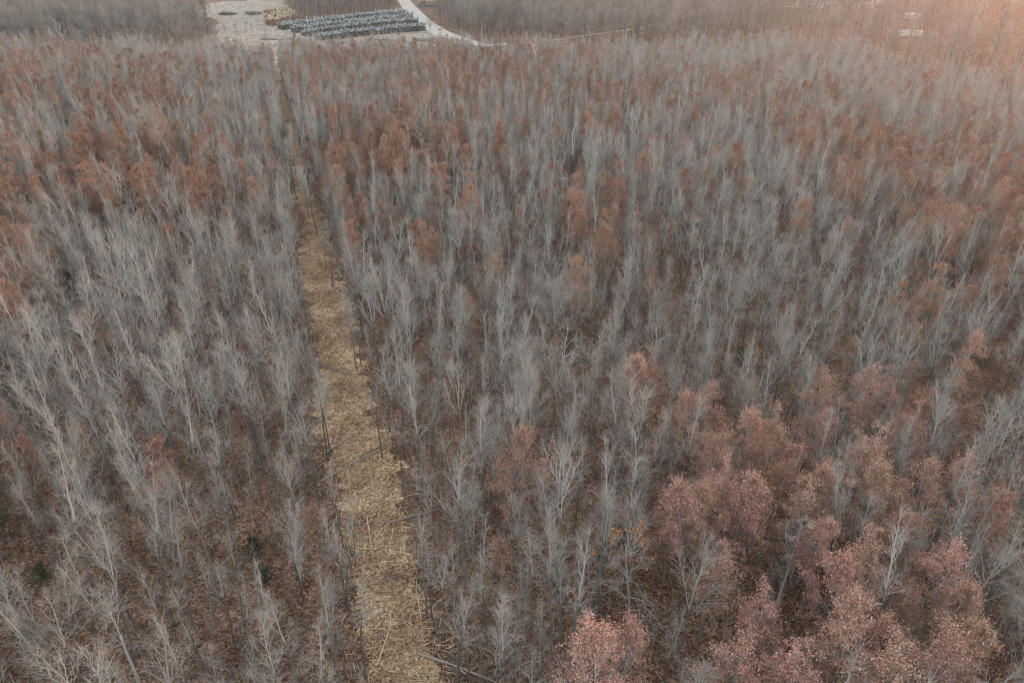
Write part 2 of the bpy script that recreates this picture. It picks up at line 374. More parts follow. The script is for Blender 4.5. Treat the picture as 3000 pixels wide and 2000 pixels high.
# ------------------------------------------------------------------ tree prototypes
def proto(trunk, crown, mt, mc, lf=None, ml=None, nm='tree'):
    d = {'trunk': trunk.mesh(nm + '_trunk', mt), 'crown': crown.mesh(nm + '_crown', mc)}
    if lf is not None:
        qa, ta = crown.counts(); qb, tb = lf.counts(); c = MB().merge(crown).merge(lf)
        sp = np.concatenate([np.zeros(qa), np.ones(qb), np.zeros(ta), np.ones(tb)])
        d['crown'] = c.mesh(nm + '_crown', [mc, ml], sp)
        b = MB().merge(trunk).merge(c); qt, tt = trunk.counts()
        d['all'] = b.mesh(nm, [mt, mc, ml], np.concatenate([np.zeros(qt), np.ones(qa), np.full(qb, 2), np.zeros(tt), np.ones(ta), np.full(tb, 2)]))
    else:
        d['all'] = two_mats(trunk, crown, nm, mt, mc)
    return d
FARB = []
BARE = []      # (prototype, adjective)
for k, (adj, kw) in enumerate([
    ('slender', dict(H=14.5, spread=3.0, n1=18, a0=42, a1=15, t0=.42)), ('tall narrow', dict(H=16.5, spread=2.7, n1=20, r0=.14, a0=38, a1=15, t0=.46)),
    ('bushy', dict(H=13.5, spread=3.3, n1=20, n3=4, a0=48, t0=.34)), ('thin', dict(H=12.5, spread=2.0, n1=14, r0=.09, t0=.42, a0=40)),
    ('broad crowned', dict(H=14.5, spread=4.2, n1=20, a0=52, r0=.15, n2=7)), ('crooked', dict(H=13.5, spread=3.1, n1=14, wig=.18, a0=55, r0=.12)),
    ('feathery', dict(H=15., spread=3.3, n1=19, n3=4, a0=42, a1=15, t0=.36)), ('sparse', dict(H=13., spread=2.8, n1=11, r0=.1, t0=.42)),
    ('upswept', dict(H=15.5, spread=4.2, n1=16, a0=36, a1=14, up=.16, r0=.14, n2=8)), ('small', dict(H=10.5, spread=2.2, n1=15, r0=.08, a0=45)),
    ('forked', dict(H=14, spread=6, n1=9, a0=32, a1=15, t0=.4, n2=16, n3=3, prof=.5, k1=8, r0=.14)), ('double stemmed', dict(H=13.5, spread=7, n1=5, a0=20, a1=12, t0=.2, n2=26, n3=3, prof=.4, k1=9, r0=.13)),
    ('wispy', dict(H=12, spread=2.6, n1=20, a0=60, a1=25, t0=.3, n2=5, r0=.09))]):
    t_, c_, _, _ = tree(np.random.default_rng(100 + k), **kw)
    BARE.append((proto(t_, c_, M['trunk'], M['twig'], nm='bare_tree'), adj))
    kf = dict(kw); kf['n3'] = 2; kf['n2'] = max(4, int(kw.get('n2', 7) * .75)); kf['thick'] = 1.6; kf['tw'] = 1.15
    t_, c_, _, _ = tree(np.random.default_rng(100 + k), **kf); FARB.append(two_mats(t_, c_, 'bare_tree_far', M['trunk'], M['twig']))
RUST, PINK = [], []
for k, (adj, kw) in enumerate([('rounded', dict(H=14, spread=3.0, nl=6600)), ('tall', dict(H=15.5, spread=2.8, nl=6600)), ('narrow', dict(H=14, spread=2.1, nl=4600)),
        ('thinly leaved', dict(H=14.5, spread=3.0, nl=3000, keep=.5)), ('patchy', dict(H=14., spread=3.0, nl=4400, keep=.55)), ('low', dict(H=11, spread=2.6, nl=4800))]):
    t_, c_, l_ = leafy(np.random.default_rng(200 + k), **kw)
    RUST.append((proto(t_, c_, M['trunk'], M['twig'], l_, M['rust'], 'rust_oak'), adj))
for k, (adj, kw) in enumerate([('full rounded', dict(H=12.5, spread=2.8, nl=6400, keep=.6, size=.14)), ('tall pointed', dict(H=14., spread=2.6, nl=5800, keep=.6, size=.14, prof=.8)), ('broad', dict(H=12., spread=3.1, nl=6600, keep=.56, size=.14)), ('patchy', dict(H=12.5, spread=2.8, nl=5000, size=.14, keep=.55))]):
    t_, c_, l_ = leafy(np.random.default_rng(300 + k), t0=.38, **kw)
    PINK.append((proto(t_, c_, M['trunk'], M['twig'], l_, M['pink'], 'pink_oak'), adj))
WOOD = []
for k, (adj, kw) in enumerate([('wide topped', dict(H=20, spread=6.5, r0=.26, t0=.45, n1=26, a0=55, a1=30, n2=10, n3=3, thick=2.3, tw=1.0, prof=.5)),
        ('tall', dict(H=22, spread=5.0, r0=.26, t0=.5, n1=24, a0=45, a1=25, n2=9, n3=3, thick=2.3, tw=1.0, prof=.5)),
        ('domed', dict(H=18, spread=6.5, r0=.28, t0=.35, n1=30, a0=60, a1=30, n2=10, n3=3, thick=2.3, tw=1.0, prof=.45)),
        ('slim', dict(H=20, spread=3.0, r0=.2, t0=.55, n1=20, a0=45, n2=8, n3=3, thick=2.2, tw=.9))]):
    t_, c_, _, _ = tree(np.random.default_rng(400 + k), **kw)
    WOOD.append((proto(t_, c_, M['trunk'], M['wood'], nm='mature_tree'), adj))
SAP = []
for k in range(4):
    t_, c_, _, _ = tree(np.random.default_rng(500 + k), H=3.8 + k, r0=.03, t0=.12, n1=16, spread=1.1, n2=5, n3=4, thick=.8, tw=.4)
    SAP.append(two_mats(t_, c_, 'sapling', M['wood'], M['wood']))
for k in range(2):
    t_, c_, l_ = leafy(np.random.default_rng(520 + k), H=4.5 + 2 * k, spread=1.4, nl=800, size=.2, keep=.7, r0=.04)
    SAP.append(proto(t_, c_, M['wood'], M['wood'], l_, M['rust'], 'sapling')['all'])

def plant(name, pr, label, cat, p, rz, s, group=None, tilt=(0, 0)):
    o = thing(name, label, cat, P3(p), rz, s, group, tilt)
    put('trunk', pr['trunk'], o); put('crown', pr['crown'], o)
    return o

ORD = ['', 'first', 'second', 'third', 'fourth', 'fifth', 'sixth', 'seventh', 'eighth', 'ninth', 'tenth', 'eleventh', 'twelfth', 'thirteenth', 'fourteenth', 'fifteenth', 'sixteenth', 'seventeenth', 'eighteenth', 'nineteenth']
TENS = ['', '', 'twenty', 'thirty', 'forty', 'fifty', 'sixty', 'seventy', 'eighty', 'ninety']
TENTH = ['', '', 'twentieth', 'thirtieth', 'fortieth', 'fiftieth', 'sixtieth', 'seventieth', 'eightieth', 'ninetieth']
def ordw(n): return ORD[n] if n < 20 else (TENTH[n // 10] if n % 10 == 0 else TENS[n // 10] + '-' + ORD[n % 10])

# ------------------------------------------------------------------ one-off trees, cedars, snags
USED = []      # (x, y, clear radius)
def clear_front(p, n=3, rad=3.):
    d = np.array(p) / np.hypot(*p)
    for k in range(1, n + 1): USED.append((p[0] - d[0] * 3.5 * k, p[1] - d[1] * 3.5 * k, rad))
def special(name, kw, seed, mt, mc, p, label, cat, rz=0., scale=1., clear=2.2, lf=None, tilt=(0, 0)):
    r = np.random.default_rng(seed)
    t_, c_, p2, p3 = tree(r, **kw)
    if lf:
        l_ = MB(); i = r.integers(0, len(p3), lf[1]); C = p3[i, 2]
        z = C[:, 2]; pick = (z > np.quantile(p3[:, 2, 2], lf[2])) | (r.random(len(z)) < lf[3]); C = C[pick]
        C = np.repeat(C, 14, 0) + r.normal(0, .15, (len(C) * 14, 3))
        leaves(l_, r, C, np.full(len(C), .14)); pr = proto(t_, c_, mt, mc, l_, lf[0], name)
    else: pr = proto(t_, c_, mt, mc, nm=name)
    USED.append((p[0], p[1], clear)); clear_front(p, 4 if clear >= 3 else 1, min(clear, 2.8))
    return plant(name, pr, label, cat, p, rz, scale, tilt=tilt)

BIG = dict(r0=.3, t0=.28, n1=20, spread=7., a0=60, a1=35, n2=14, n3=9, prof=.45, k1=9, thick=1.5, tw=.9, up=.06, wig=.13)
special('spreading_tree', dict(BIG, H=20, spread=8), 1, M['trunk'], M['gold'], G(1252, 508), 'large spreading bare tree with ochre twigs above the rust oaks beside the strip', 'tree', clear=4.5)
special('spreading_tree', dict(BIG, H=19, t0=.55, r0=.5, spread=7), 2, M['dark'], M['gold'], G(505, 565), 'large spreading bare tree with a thick black trunk among rust oaks', 'tree', clear=4)
special('spreading_tree', dict(BIG, H=13.5, spread=5.2, r0=.2, thick=1.0, t0=.4, a0=48, a1=25, up=.1), 3, M['trunk'], M['twig'], G(1618, 1085), 'broad fan shaped grey tree standing alone above the middle of the wood', 'tree', clear=2.9)
special('forked_tree', dict(BIG, H=21, spread=5., r0=.28, t0=.55, n1=14, n2=10), 4, M['trunk'], M['twig'], G(2436, 375), 'tall forked grey tree standing above the thicket by the open leafy slope', 'tree', clear=5)
DEAD = dict(r0=.32, t0=.32, n1=9, spread=8., a0=62, a1=18, n2=3, n3=2, prof=.35, k1=9, thick=3.2, tw=1.2, up=.06, wig=.14)
special('dead_tree', dict(DEAD, H=20), 5, M['white'], M['white'], G(202, 168), 'bleached dead tree with bare white limbs before the far wood beside the yellow tree', 'tree', clear=5)
special('dead_tree', dict(DEAD, H=18, spread=6), 6, M['white'], M['white'], G(12, 190), 'bleached dead tree with broken limbs at the very left edge of the photo', 'tree', clear=4)
special('dead_tree', dict(DEAD, H=17, r0=.26, spread=6), 7, M['trunk'], M['white'], G(1572, 240), 'pale dead tree with crooked limbs, just beyond the lone dark trunk', 'tree', clear=4)
special('dead_tree', dict(DEAD, H=13, spread=5.5, n1=8, thick=2.), 8, M['twig'], M['twig'], G(2742, 505), 'pale dead tree leaning right, its long limbs spread over the rust oaks', 'tree', clear=4, tilt=(0, .35))
special('dead_tree', dict(DEAD, H=17, spread=4, n1=6, thick=2), 9, M['dark'], M['white'], G(1682, 250), 'thin dark stemmed dead tree with a few white limbs, right of the crooked one', 'tree', clear=3)
special('twisted_tree', dict(H=13.5, r0=.17, t0=.25, n1=18, spread=4.6, a0=80, a1=35, n2=9, n3=6, prof=.5, k1=8, thick=1.05, wig=.26, up=.04, tw=.7), 10, M['twig'], M['twig'], G(1835, 1905),
        'twisted white limbed tree with a few orange leaves at its top', 'tree', lf=(M['orange'], 130, .84, .05), clear=3.5)
special('twisted_tree', dict(H=10.5, r0=.16, t0=.3, n1=16, spread=3.6, a0=75, a1=30, n2=9, n3=7, prof=.5, k1=8, thick=1.4, wig=.28, up=.03, tw=.6), 11, M['white'], M['white'], G(2278, 1765),
        'twisted white bare tree hemmed in by pink brown oaks', 'tree', clear=3.5)
special('twisted_tree', dict(H=10.5, r0=.15, t0=.3, n1=13, spread=3., a0=70, a1=30, n2=7, n3=6, prof=.5, k1=8, thick=1.2, wig=.28, up=.03), 12, M['white'], M['twig'], G(415, 2020),
        'white forked bare tree at the bottom edge among slender grey trees', 'tree', clear=2.5)
special('orange_tree', dict(H=13, r0=.12, t0=.4, n1=22, spread=2.4, n2=8, n3=6), 13, M['trunk'], M['twig'], G(2000, 860), 'grey tree dotted with orange leaves in the middle of the wood', 'tree', lf=(M['orange'], 60, .9, .2), clear=3)
special('orange_tree', dict(H=12, r0=.12, t0=.4, n1=22, spread=2.2, n2=8, n3=6), 14, M['trunk'], M['twig'], G(2880, 1180), 'grey tree with a bright orange tuft near the right edge', 'tree', lf=(M['orange'], 60, .93, .08), clear=3)
special('lone_pine_trunk', dict(H=22, r0=.42, t0=.78, n1=12, spread=2.2, a0=70, a1=40, n2=6, n3=5, thick=1.3), 15, M['dark'], M['trunk'], G(1466, 212), 'tall dark bare trunk with a small rust tuft on top near the white road', 'tree',
        lf=(M['rust'], 140, .0, 1.), clear=3)
special('yellow_tree', dict(H=11, r0=.14, t0=.25, n1=20, spread=2.8, n2=8, n3=5), 16, M['trunk'], M['twig'], G(222, 182), 'yellow leaved tree at the foot of the bleached dead tree', 'tree', lf=(M['yellow'], 420, .0, 1.), clear=3)

def stem(name, H, r0, r1, mm, p, label, tilt=(0, 0), wig=.03, seed=0, limbs=()):
    r = np.random.default_rng(seed); o = thing(name, label, 'dead tree', P3(p), 0, 1, None, tilt)
    b = MB(); P = grow(r, np.array([[0, 0, -.2]]), np.array([[0, 0, 1.]]), np.array([H]), 9, wig, .05)
    tubes(b, P, np.linspace(r0, r1, 9)[None], 7, apex=False, r=r); put('trunk', b.mesh('snag_trunk', mm), o)
    for (z, d, L, rr, m2) in limbs:
        b = MB(); Q = grow(r, np.array([[0, 0, z]]), np.array([d], float), np.array([L]), 9, .16, .02)
        tubes(b, Q, np.linspace(rr, rr * .3, 9)[None], 6, r=r)
        S, T = at(Q, np.zeros(7, int), r.uniform(.35, 1, 7)); q = grow(r, S, side_dir(r, T, np.full(7, .8)), r.uniform(1, 2.2, 7), 5, .15, .03)
        tubes(b, q, np.full((7, 1), rr * .4) * np.linspace(1, .3, 5)[None], 4, r=r)
        put('limb', b.mesh('snag_limb', m2), o)
    USED.append((p[0], p[1], 2.5)); clear_front(p, 6, 2.6); return o
stem('snag', 13.5, .22, .10, M['white'], G(285, 182), 'straight white broken pole snag before the far wood', tilt=(0, -.04), seed=21)
stem('snag', 17.0, .12, .03, M['white'], G(1418, 160), 'thin white curved dead stem beside the end of the white road', seed=22, wig=.09, limbs=[(13, (.6, 0, .7), 3, .05, M['white'])])
p = G(1672, 566)
stem('snag', 9.5, .55, .40, M['dark'], p, 'broken black trunk with snapped limbs hanging off it and a white spike above', seed=23,
     limbs=[(9.0, (0.02, 0, 1), 7.5, .14, M['white']), (7.0, (.9, 0, .15), 4.6, .20, M['dark']), (5.0, (-.9, -.1, -.35), 7., .22, M['dark']), (3.4, (-1, -.2, .1), 7.5, .18, M['white'])])
stem('snag', 12., .07, .02, M['white'], G(1600, 190), 'short thin white stem before the far road', seed=24)

for k, (u, v, H, wd, lab) in enumerate([
    (330, 735, 7.0, 2.0, 'dark green cedar with two spires among grey trees left of the strip'), (215, 425, 7.5, 2.2, 'loose green cedar under a rust oak in the upper left wood'),
    (262, 420, 5.5, 1.9, 'dark cedar beside the loose green one'), (1122, 312, 7, 2.2, 'low dark cedar between grey and red trees right of the strip'),
    (522, 150, 9, 2.9, 'bright green cedar at the edge of the log yard'), (15, 1590, 8, 2.6, 'dark cedar cut by the left edge of the photo'),
    (92, 800, 5.5, 1.6, 'small green cedar close to the left edge, under orange leaves'), (225, 880, 5, 1.5, 'small dark cedar hidden between feathery grey trees'),
    (750, 1625, 2.2, 1.2, 'low green bush under bare trees, the upper of a pair'), (775, 1710, 2.2, 1.2, 'low green bush under bare trees, the lower of a pair'),
    (140, 1705, 2.4, 1.2, 'low green bush near the lower left corner'), (2165, 1068, 3, 1.3, 'small green bush between dark trunks right of centre'),
    (1858, 1215, 2.2, 1.0, 'tiny green bush beside a pink oak'), (1205, 158, 6, 2, 'green cedar at the wood edge below the log stacks'), (915, 150, 7, 1.8, 'yellow green sapling cedar at the corner of the timber yard'),
    (2000, 120, 9, 3, 'olive cedar beside the lane and lawn'), (2045, 150, 9, 2.2, 'narrow green cedar in front of the lawn'), (2795, 335, 7, 2.4, 'olive cedar on the leafy slope'),
    (1527, 108, 7, 2.2, 'dark cedar at the foot of the far grey wood'), (1342, 88, 8, 2.6, 'dull green cedar beside the white road bend'), (2810, 490, 6, 2.2, 'dark olive cedar under the leaning dead tree'),
    (1865, 100, 7, 2.4, 'dull cedar by the thin lane'), (1330, 500, 5, 1.6, 'dark cedar low between grey trees above the middle')]):
    t_, c_ = cedar(np.random.default_rng(600 + k), H, wd, 700 if 'bush' in lab else 3600)
    p = G(u, v); USED.append((p[0], p[1], 1.8)); clear_front(p, 2, 2.)
    nm = 'green_bush' if 'bush' in lab else 'cedar'
    plant(nm, {'trunk': t_.mesh(nm + '_trunk', M['trunk']), 'crown': c_.mesh(nm + '_crown', M['green'])}, lab, 'bush' if 'bush' in lab else 'tree', p, k, 1.)

# ------------------------------------------------------------------ pink oaks placed one by one (crown tops read off the photograph)
PK = [(1912, 1050), (2085, 1135), (1995, 1165), (2205, 1232), (2385, 1192), (2290, 1225), (2135, 1390), (1985, 1430), (2080, 1440), (2180, 1450), (2245, 1440), (2450, 1365), (2555, 1290), (2720, 1378),
      (2400, 1345), (2590, 1390), (2050, 1500), (2110, 1585), (2265, 1710), (1845, 1795), (2500, 1650), (2645, 1510), (2430, 1500), (2475, 1760), (2570, 1560), (2790, 1615), (2830, 1690), (2620, 1810), (2500, 1880),
      (2340, 1900), (2180, 1905), (2760, 1880), (1520, 1310), (1760, 1900), (2900, 1840), (2350, 1420), (2650, 1920), (2400, 1130), (2120, 1290), (1850, 1060), (2490, 1120), (2700, 1190), (2620, 1080), (2850, 1330)]
pk = []
for k, (u, v) in enumerate(PK):
    pr, adj = PINK[(k * 7 + k // 3) % 4]
    p = G(u, v, 11.6); USED.append((p[0], p[1], 2.2)); pk.append((u, v, p, pr, adj, k))
rowlab = lambda v: 'in the top rank' if v < 1260 else 'in the upper middle rank' if v < 1440 else 'in the lower middle rank' if v < 1640 else 'in the bottom rank'
ranks = {}
for e in sorted(pk, key=lambda e: e[0]): ranks.setdefault(rowlab(e[1]), []).append(e)
for rk, es in ranks.items():
    for q, (u, v, p, pr, adj, k) in enumerate(es):
        plant('pink_oak', pr, f'{adj} pink brown oak, {ordw(q + 1)} from left {rk}', 'oak tree', p, rng.random() * 6.28, rng.uniform(.86, 1.06), 'pink brown oaks clumped in the lower right')

# ------------------------------------------------------------------ the plantation
RUSTPX = [  # crown patches with rust leaves: u, v, radius u, radius v, weight
    (60, 250, 130, 60, .5), (290, 290, 80, 40, .8), (440, 270, 90, 45, .8), (150, 480, 140, 60, .6), (300, 440, 110, 60, .8), (420, 500, 150, 90, .85), (600, 480, 80, 60, .6), (560, 560, 90, 60, .4), (40, 640, 90, 110, .6),
    (748, 565, 22, 30, 1.), (500, 690, 70, 60, .4), (40, 830, 70, 90, .6), (15, 1250, 50, 90, .8), (382, 1110, 30, 30, 1.), (740, 1890, 40, 30, 1.), (220, 900, 80, 50, .25),
    (1000, 430, 80, 60, .9), (1120, 420, 90, 80, .9), (1200, 390, 60, 70, .6), (1310, 400, 60, 50, .6), (930, 210, 130, 50, .45), (1280, 250, 160, 50, .6), (1500, 210, 200, 60, .45), (1700, 150, 160, 50, .35), (1800, 280, 200, 50, .35),
    (1375, 635, 22, 25, 1.), (1690, 640, 35, 50, .9), (1790, 660, 40, 70, .6), (1450, 430, 25, 30, .7), (1240, 690, 30, 30, .7), (1000, 690, 25, 40, .7), (1000, 545, 40, 40, .5), (1760, 340, 60, 40, .5), (1920, 700, 40, 70, .3),
    (2400, 420, 80, 40, .6), (2560, 430, 90, 60, .75), (2650, 450, 90, 50, .7), (2750, 650, 120, 80, .6), (2690, 880, 60, 60, .8), (2850, 860, 110, 70, .6), (2480, 910, 50, 60, .5), (2800, 1090, 130, 90, .55), (2950, 1000, 90, 110, .5),
    (1290, 560, 40, 40, .4), (900, 300, 60, 40, .4), (1870, 1010, 40, 30, .5), (2850, 480, 150, 100, .4), (2950, 700, 90, 120, .5),
    (120, 170, 180, 30, .5), (400, 200, 150, 30, .4), (1100, 160, 200, 25, .4), (1350, 170, 100, 30, .5), (2250, 260, 200, 50, .25), (2300, 330, 150, 40, .35), (2140, 250, 80, 40, .4), (2700, 1750, 320, 250, .12), (2300, 1400, 350, 250, .08)]
BASE = [(1267, 1817), (1250, 1810), (1045, 1083), (1095, 1165), (1058, 1070), (1270, 1370), (1120, 1340), (950, 1292), (946, 1216), (970, 1332), (1042, 1655), (1070, 1985), (1395, 1730), (1345, 1690), (1340, 1520), (1275, 1600),
        (975, 840), (955, 790), (930, 690), (905, 640), (800, 1230), (880, 900), (860, 760), (1555, 1830), (1640, 1800), (1425, 1890), (1590, 2010), (1500, 1990), (420, 1745), (360, 1790), (310, 1790), (690, 1900), (600, 1990),
        (880, 1600), (820, 1480), (760, 1560), (1300, 1250), (1230, 1180), (1180, 980), (1150, 930), (1100, 820), (1060, 760), (1480, 1590), (1240, 1460), (1005, 1600)]
def edge_far(u):   # the far rim of the plantation, as the pixel row of its last trunks
    return np.interp(u, [-400, 0, 500, 620, 760, 830, 1000, 1300, 1500, 1700, 2100, 2350, 2560, 2750, 3000, 3400], [190, 184, 182, 182, 184, 186, 188, 186, 184, 180, 176, 184, 216, 272, 318, 360])
pts = []
sp = 2.45
ys = np.arange(20, 500, sp)
for y in ys:
    hw = .80 * (y * .871 + 24.5) + 14
    xs = np.arange(-hw, hw, sp); pts.append(np.stack([xs + rng.uniform(-.48, .48, len(xs)) * sp, y + rng.uniform(-.48, .48, len(xs)) * sp], 1))
pts = np.concatenate(pts)
sd = strip_dist(pts[:, 0], pts[:, 1]); pts = pts[np.abs(sd) > np.where(pts[:, 1] > 150, np.where(pts[:, 1] > 375, 2.9, rng.uniform(.8, 2.1, len(pts))), 3.5)]
base = np.array([G(*b) for b in BASE]); pts = np.concatenate([base, pts]); isbase = np.arange(len(pts)) < len(base)
keep = np.ones(len(pts), bool)
for (x, y, c) in USED: keep &= ((pts[:, 0] - x) ** 2 + (pts[:, 1] - y) ** 2 > c * c) | isbase
for b in base: keep &= ((pts[:, 0] - b[0]) ** 2 + (pts[:, 1] - b[1]) ** 2 > 2.0 ** 2) | isbase
pts = pts[keep]; isbase = isbase[keep]
zz = zfun(pts[:, 0], pts[:, 1]); U, V, DEP = proj(pts[:, 0], pts[:, 1], zz)
ok = (V > edge_far(U) + 10 * np.sin(U / 37) + rng.normal(0, 3, len(U))); pts, zz, U, V, DEP, isbase = pts[ok], zz[ok], U[ok], V[ok], DEP[ok], isbase[ok]
# natural gaps and thickets
gap = np.sin(pts[:, 0] / 9.1 + 1.3 * np.sin(pts[:, 1] / 13)) * np.sin(pts[:, 1] / 8.3 + .7)
ok = (rng.random(len(pts)) > .05 + .08 * (gap > .5)) | isbase; pts, zz, U, V, DEP, isbase = pts[ok], zz[ok], U[ok], V[ok], DEP[ok], isbase[ok]
CU, CV, _ = proj(pts[:, 0], pts[:, 1], zz + 10.5)
pr_rust = np.full(len(pts), .003) + .06 * (DEP > 120)
for (u, v, ru, rv, wt) in RUSTPX:
    d2 = ((CU - u) / ru) ** 2 + ((CV - v) / rv) ** 2
    pr_rust = 1 - (1 - pr_rust) * (1 - wt * .78 * np.exp(-d2 * 1.1))
rust = (rng.random(len(pts)) < pr_rust) & ~isbase
TU, TV, _ = proj(pts[:, 0], pts[:, 1], zz + 13)
inview = (U > -60) & (U < 3060) & (TV < 2000) & (DEP > 0) & (np.maximum(U, TU) > 0) & (np.minimum(U, TU) < 3000)
SDist = strip_dist(pts[:, 0], pts[:, 1])
var_b = rng.choice(len(BARE), len(pts), p=[.11, .10, .10, .07, .08, .08, .11, .07, .08, .05, .06, .04, .05]); var_r = rng.choice(len(RUST), len(pts), p=[.2, .18, .16, .18, .18, .1])
rot = rng.random(len(pts)) * 6.283; scl = rng.uniform(.58, 1.06, len(pts)) * (1 + .06 * np.sin(pts[:, 0] / 30) * np.cos(pts[:, 1] / 24)); tl = rng.normal(0, .03, (len(pts), 2))
dist = np.hypot(pts[:, 0], pts[:, 1])
single = np.zeros(len(pts), bool)
def one_by_one(mask, nmax, protos, var, name, cat, noun, rowdep, group):
    idx = np.where(mask & inview)[0]; idx = idx[np.argsort(dist[idx])][:nmax]; single[idx] = True
    row = ((pts[idx, 1] - pts[idx, 1].min()) / rowdep).astype(int)
    for side in (-1, 1):
        for rw in np.unique(row):
            sel = idx[(row == rw) & (np.sign(SDist[idx]) == side)]
            for q, i in enumerate(sel[np.argsort(np.abs(SDist[sel]))]):
                pr, adj = protos[var[i]]
                lab = f"{adj} {noun}, {ordw(q + 1)} {'left' if side < 0 else 'right'} of the strip, {ordw(rw + 1)} row from the bottom"
                plant(name, pr, lab, cat, pts[i], rot[i], scl[i], group, tl[i])
one_by_one(~rust, 290, BARE, var_b, 'bare_tree', 'tree', 'bare tree', 6., 'bare grey trees of the wood')
one_by_one(rust, 290, RUST, var_r, 'rust_oak', 'oak tree', 'rust oak', 14., 'rust leaved oaks of the wood')

# ------------------------------------------------------------------ masses nobody could count, as single instancing objects
def mass(name, label, meshes, P, rz, s, vid, tilt=None, off=None):
    src = bpy.data.collections.new(name + '_sources')
    for k, me in enumerate(meshes):
        src.objects.link(bpy.data.objects.new(f'{name}_source_{k:02d}', me))
    me = bpy.data.meshes.new(name); n = len(P)
    z = zfun(P[:, 0], P[:, 1]); me.vertices.add(n); me.vertices.foreach_set('co', np.stack([P[:, 0], P[:, 1], z], 1).astype(np.float32).ravel())
    rv = np.zeros((n, 3)); rv[:, 2] = rz
    if tilt is not None: rv[:, :2] = tilt
    for nm, ty, val in (('rot', 'FLOAT_VECTOR', rv), ('scl', 'FLOAT', s), ('vid', 'INT', vid)):
        a = me.attributes.new(nm, ty, 'POINT'); a.data.foreach_set('vector' if ty == 'FLOAT_VECTOR' else 'value', np.ascontiguousarray(val, np.int32 if ty == 'INT' else np.float32).ravel())
    o = put(name, me, kind='stuff', label=label)
    g = bpy.data.node_groups.new(name + '_scatter', 'GeometryNodeTree'); L = g.links.new
    g.interface.new_socket('Geometry', in_out='INPUT', socket_type='NodeSocketGeometry'); g.interface.new_socket('Geometry', in_out='OUTPUT', socket_type='NodeSocketGeometry')
    gi = g.nodes.new('NodeGroupInput'); go = g.nodes.new('NodeGroupOutput'); ip = g.nodes.new('GeometryNodeInstanceOnPoints'); ci = g.nodes.new('GeometryNodeCollectionInfo')
    ci.inputs['Collection'].default_value = src; ci.inputs['Separate Children'].default_value = True; ci.inputs['Reset Children'].default_value = True
    ip.inputs['Pick Instance'].default_value = True
    def na(nm, ty):
        n_ = g.nodes.new('GeometryNodeInputNamedAttribute'); n_.data_type = ty; n_.inputs['Name'].default_value = nm; return n_.outputs['Attribute']
    L(gi.outputs[0], ip.inputs['Points']); L(ci.outputs[0], ip.inputs['Instance']); L(na('vid', 'INT'), ip.inputs['Instance Index'])
    e2r = g.nodes.new('FunctionNodeEulerToRotation'); L(na('rot', 'FLOAT_VECTOR'), e2r.inputs[0]); L(e2r.outputs[0], ip.inputs['Rotation'])
    L(na('scl', 'FLOAT'), ip.inputs['Scale']); L(ip.outputs[0], go.inputs[0])
    md = o.modifiers.new('scatter', 'NODES'); md.node_group = g
    return o
b_ = ~rust & ~single; r_ = rust & ~single
mass('bare_tree_mass', 'the rest of the bare grey trees, one wood into the distance', FARB, pts[b_], rot[b_], scl[b_], var_b[b_], tl[b_])
mass('rust_oak_mass', 'the rest of the rust leaved oaks scattered through the distant wood', [p[0]['all'] for p in RUST], pts[r_], rot[r_], scl[r_], var_r[r_], tl[r_])
# undergrowth between the trunks
n = 8500
yy = 22 + (440 - 22) * rng.random(n) ** 1.15; hw = .8 * (yy * .871 + 24.5) + 10; xx = rng.uniform(-1, 1, n) * hw
q = np.stack([xx, yy], 1); u, v, d = proj(xx, yy, zfun(xx, yy)); q = q[(np.abs(strip_dist(xx, yy)) > np.where(yy > 130, np.where(yy > 375, 2.8, rng.uniform(.3, 2.4, len(xx))), 3.1)) & (v > np.minimum(edge_far(u), 158) + 4)]
mass('undergrowth', 'thin bare saplings and brush between the trunks', SAP, q, rng.random(len(q)) * 6.28, rng.uniform(.5, 1.1, len(q)), rng.choice(6, len(q), p=[.28, .26, .22, .16, .05, .03]))

# ------------------------------------------------------------------ far woods behind the plantation and the open slope
WOODS = [('far wood on the left behind the bleached dead trees', [(-250, 165), (300, 160), (560, 158), (606, 128), (628, 72), (560, 50), (430, 46), (200, 58), (-250, 66)], 6.2),
         ('far wood behind the timber rows', [(845, 60), (1000, 52), (1188, 24), (1165, -30), (870, -30), (850, 20)], 4.8),
         ('far grey wood right of the white road', [(1385, 110), (1560, 118), (1750, 100), (1900, 82), (1990, 50), (2120, 18), (2100, -30), (1345, -30), (1345, 24), (1268, 26), (1285, 62), (1330, 88)], 4.9),
         ('woods on the far skyline', [(2120, 16), (2400, 8), (2600, 30), (3250, 60), (3250, -30), (2100, -30)], 6.0),
         ('thin wood along the lane', [(1500, 150), (1640, 125), (1830, 98), (1960, 73), (2020, 60), (2200, 34), (2340, 26), (2380, 60), (2200, 105), (2060, 150)], 6.2),
         ('open wood on the leafy slope', [(2060, 150), (2350, 150), (2560, 205), (2750, 268), (3150, 345), (3250, 60), (2600, 30), (2380, 60), (2200, 105)], 10.0)]
allw = []
for wi, (nm, px, sp_) in enumerate(WOODS):
    P = np.array([G(*p) for p in px]); x0, y0 = P.min(0); x1, y1 = P.max(0)
    X, Y = np.meshgrid(np.arange(x0, x1, sp_), np.arange(y0, y1, sp_), indexing='ij'); X = X.ravel(); Y = Y.ravel()
    X = X + rng.uniform(-.45, .45, len(X)) * sp_; Y = Y + rng.uniform(-.45, .45, len(X)) * sp_
    ok = inpoly(X, Y, P)
    for rp, w_ in ((road_pts, 9), (lane_pts, 5)):
        for a in rp[::2]: ok &= (X - a[0]) ** 2 + (Y - a[1]) ** 2 > w_ ** 2
    allw.append(np.stack([X, Y, np.full(len(X), wi)], 1)[ok])
    allw[-1] = allw[-1][rng.random(len(allw[-1])) < .85]
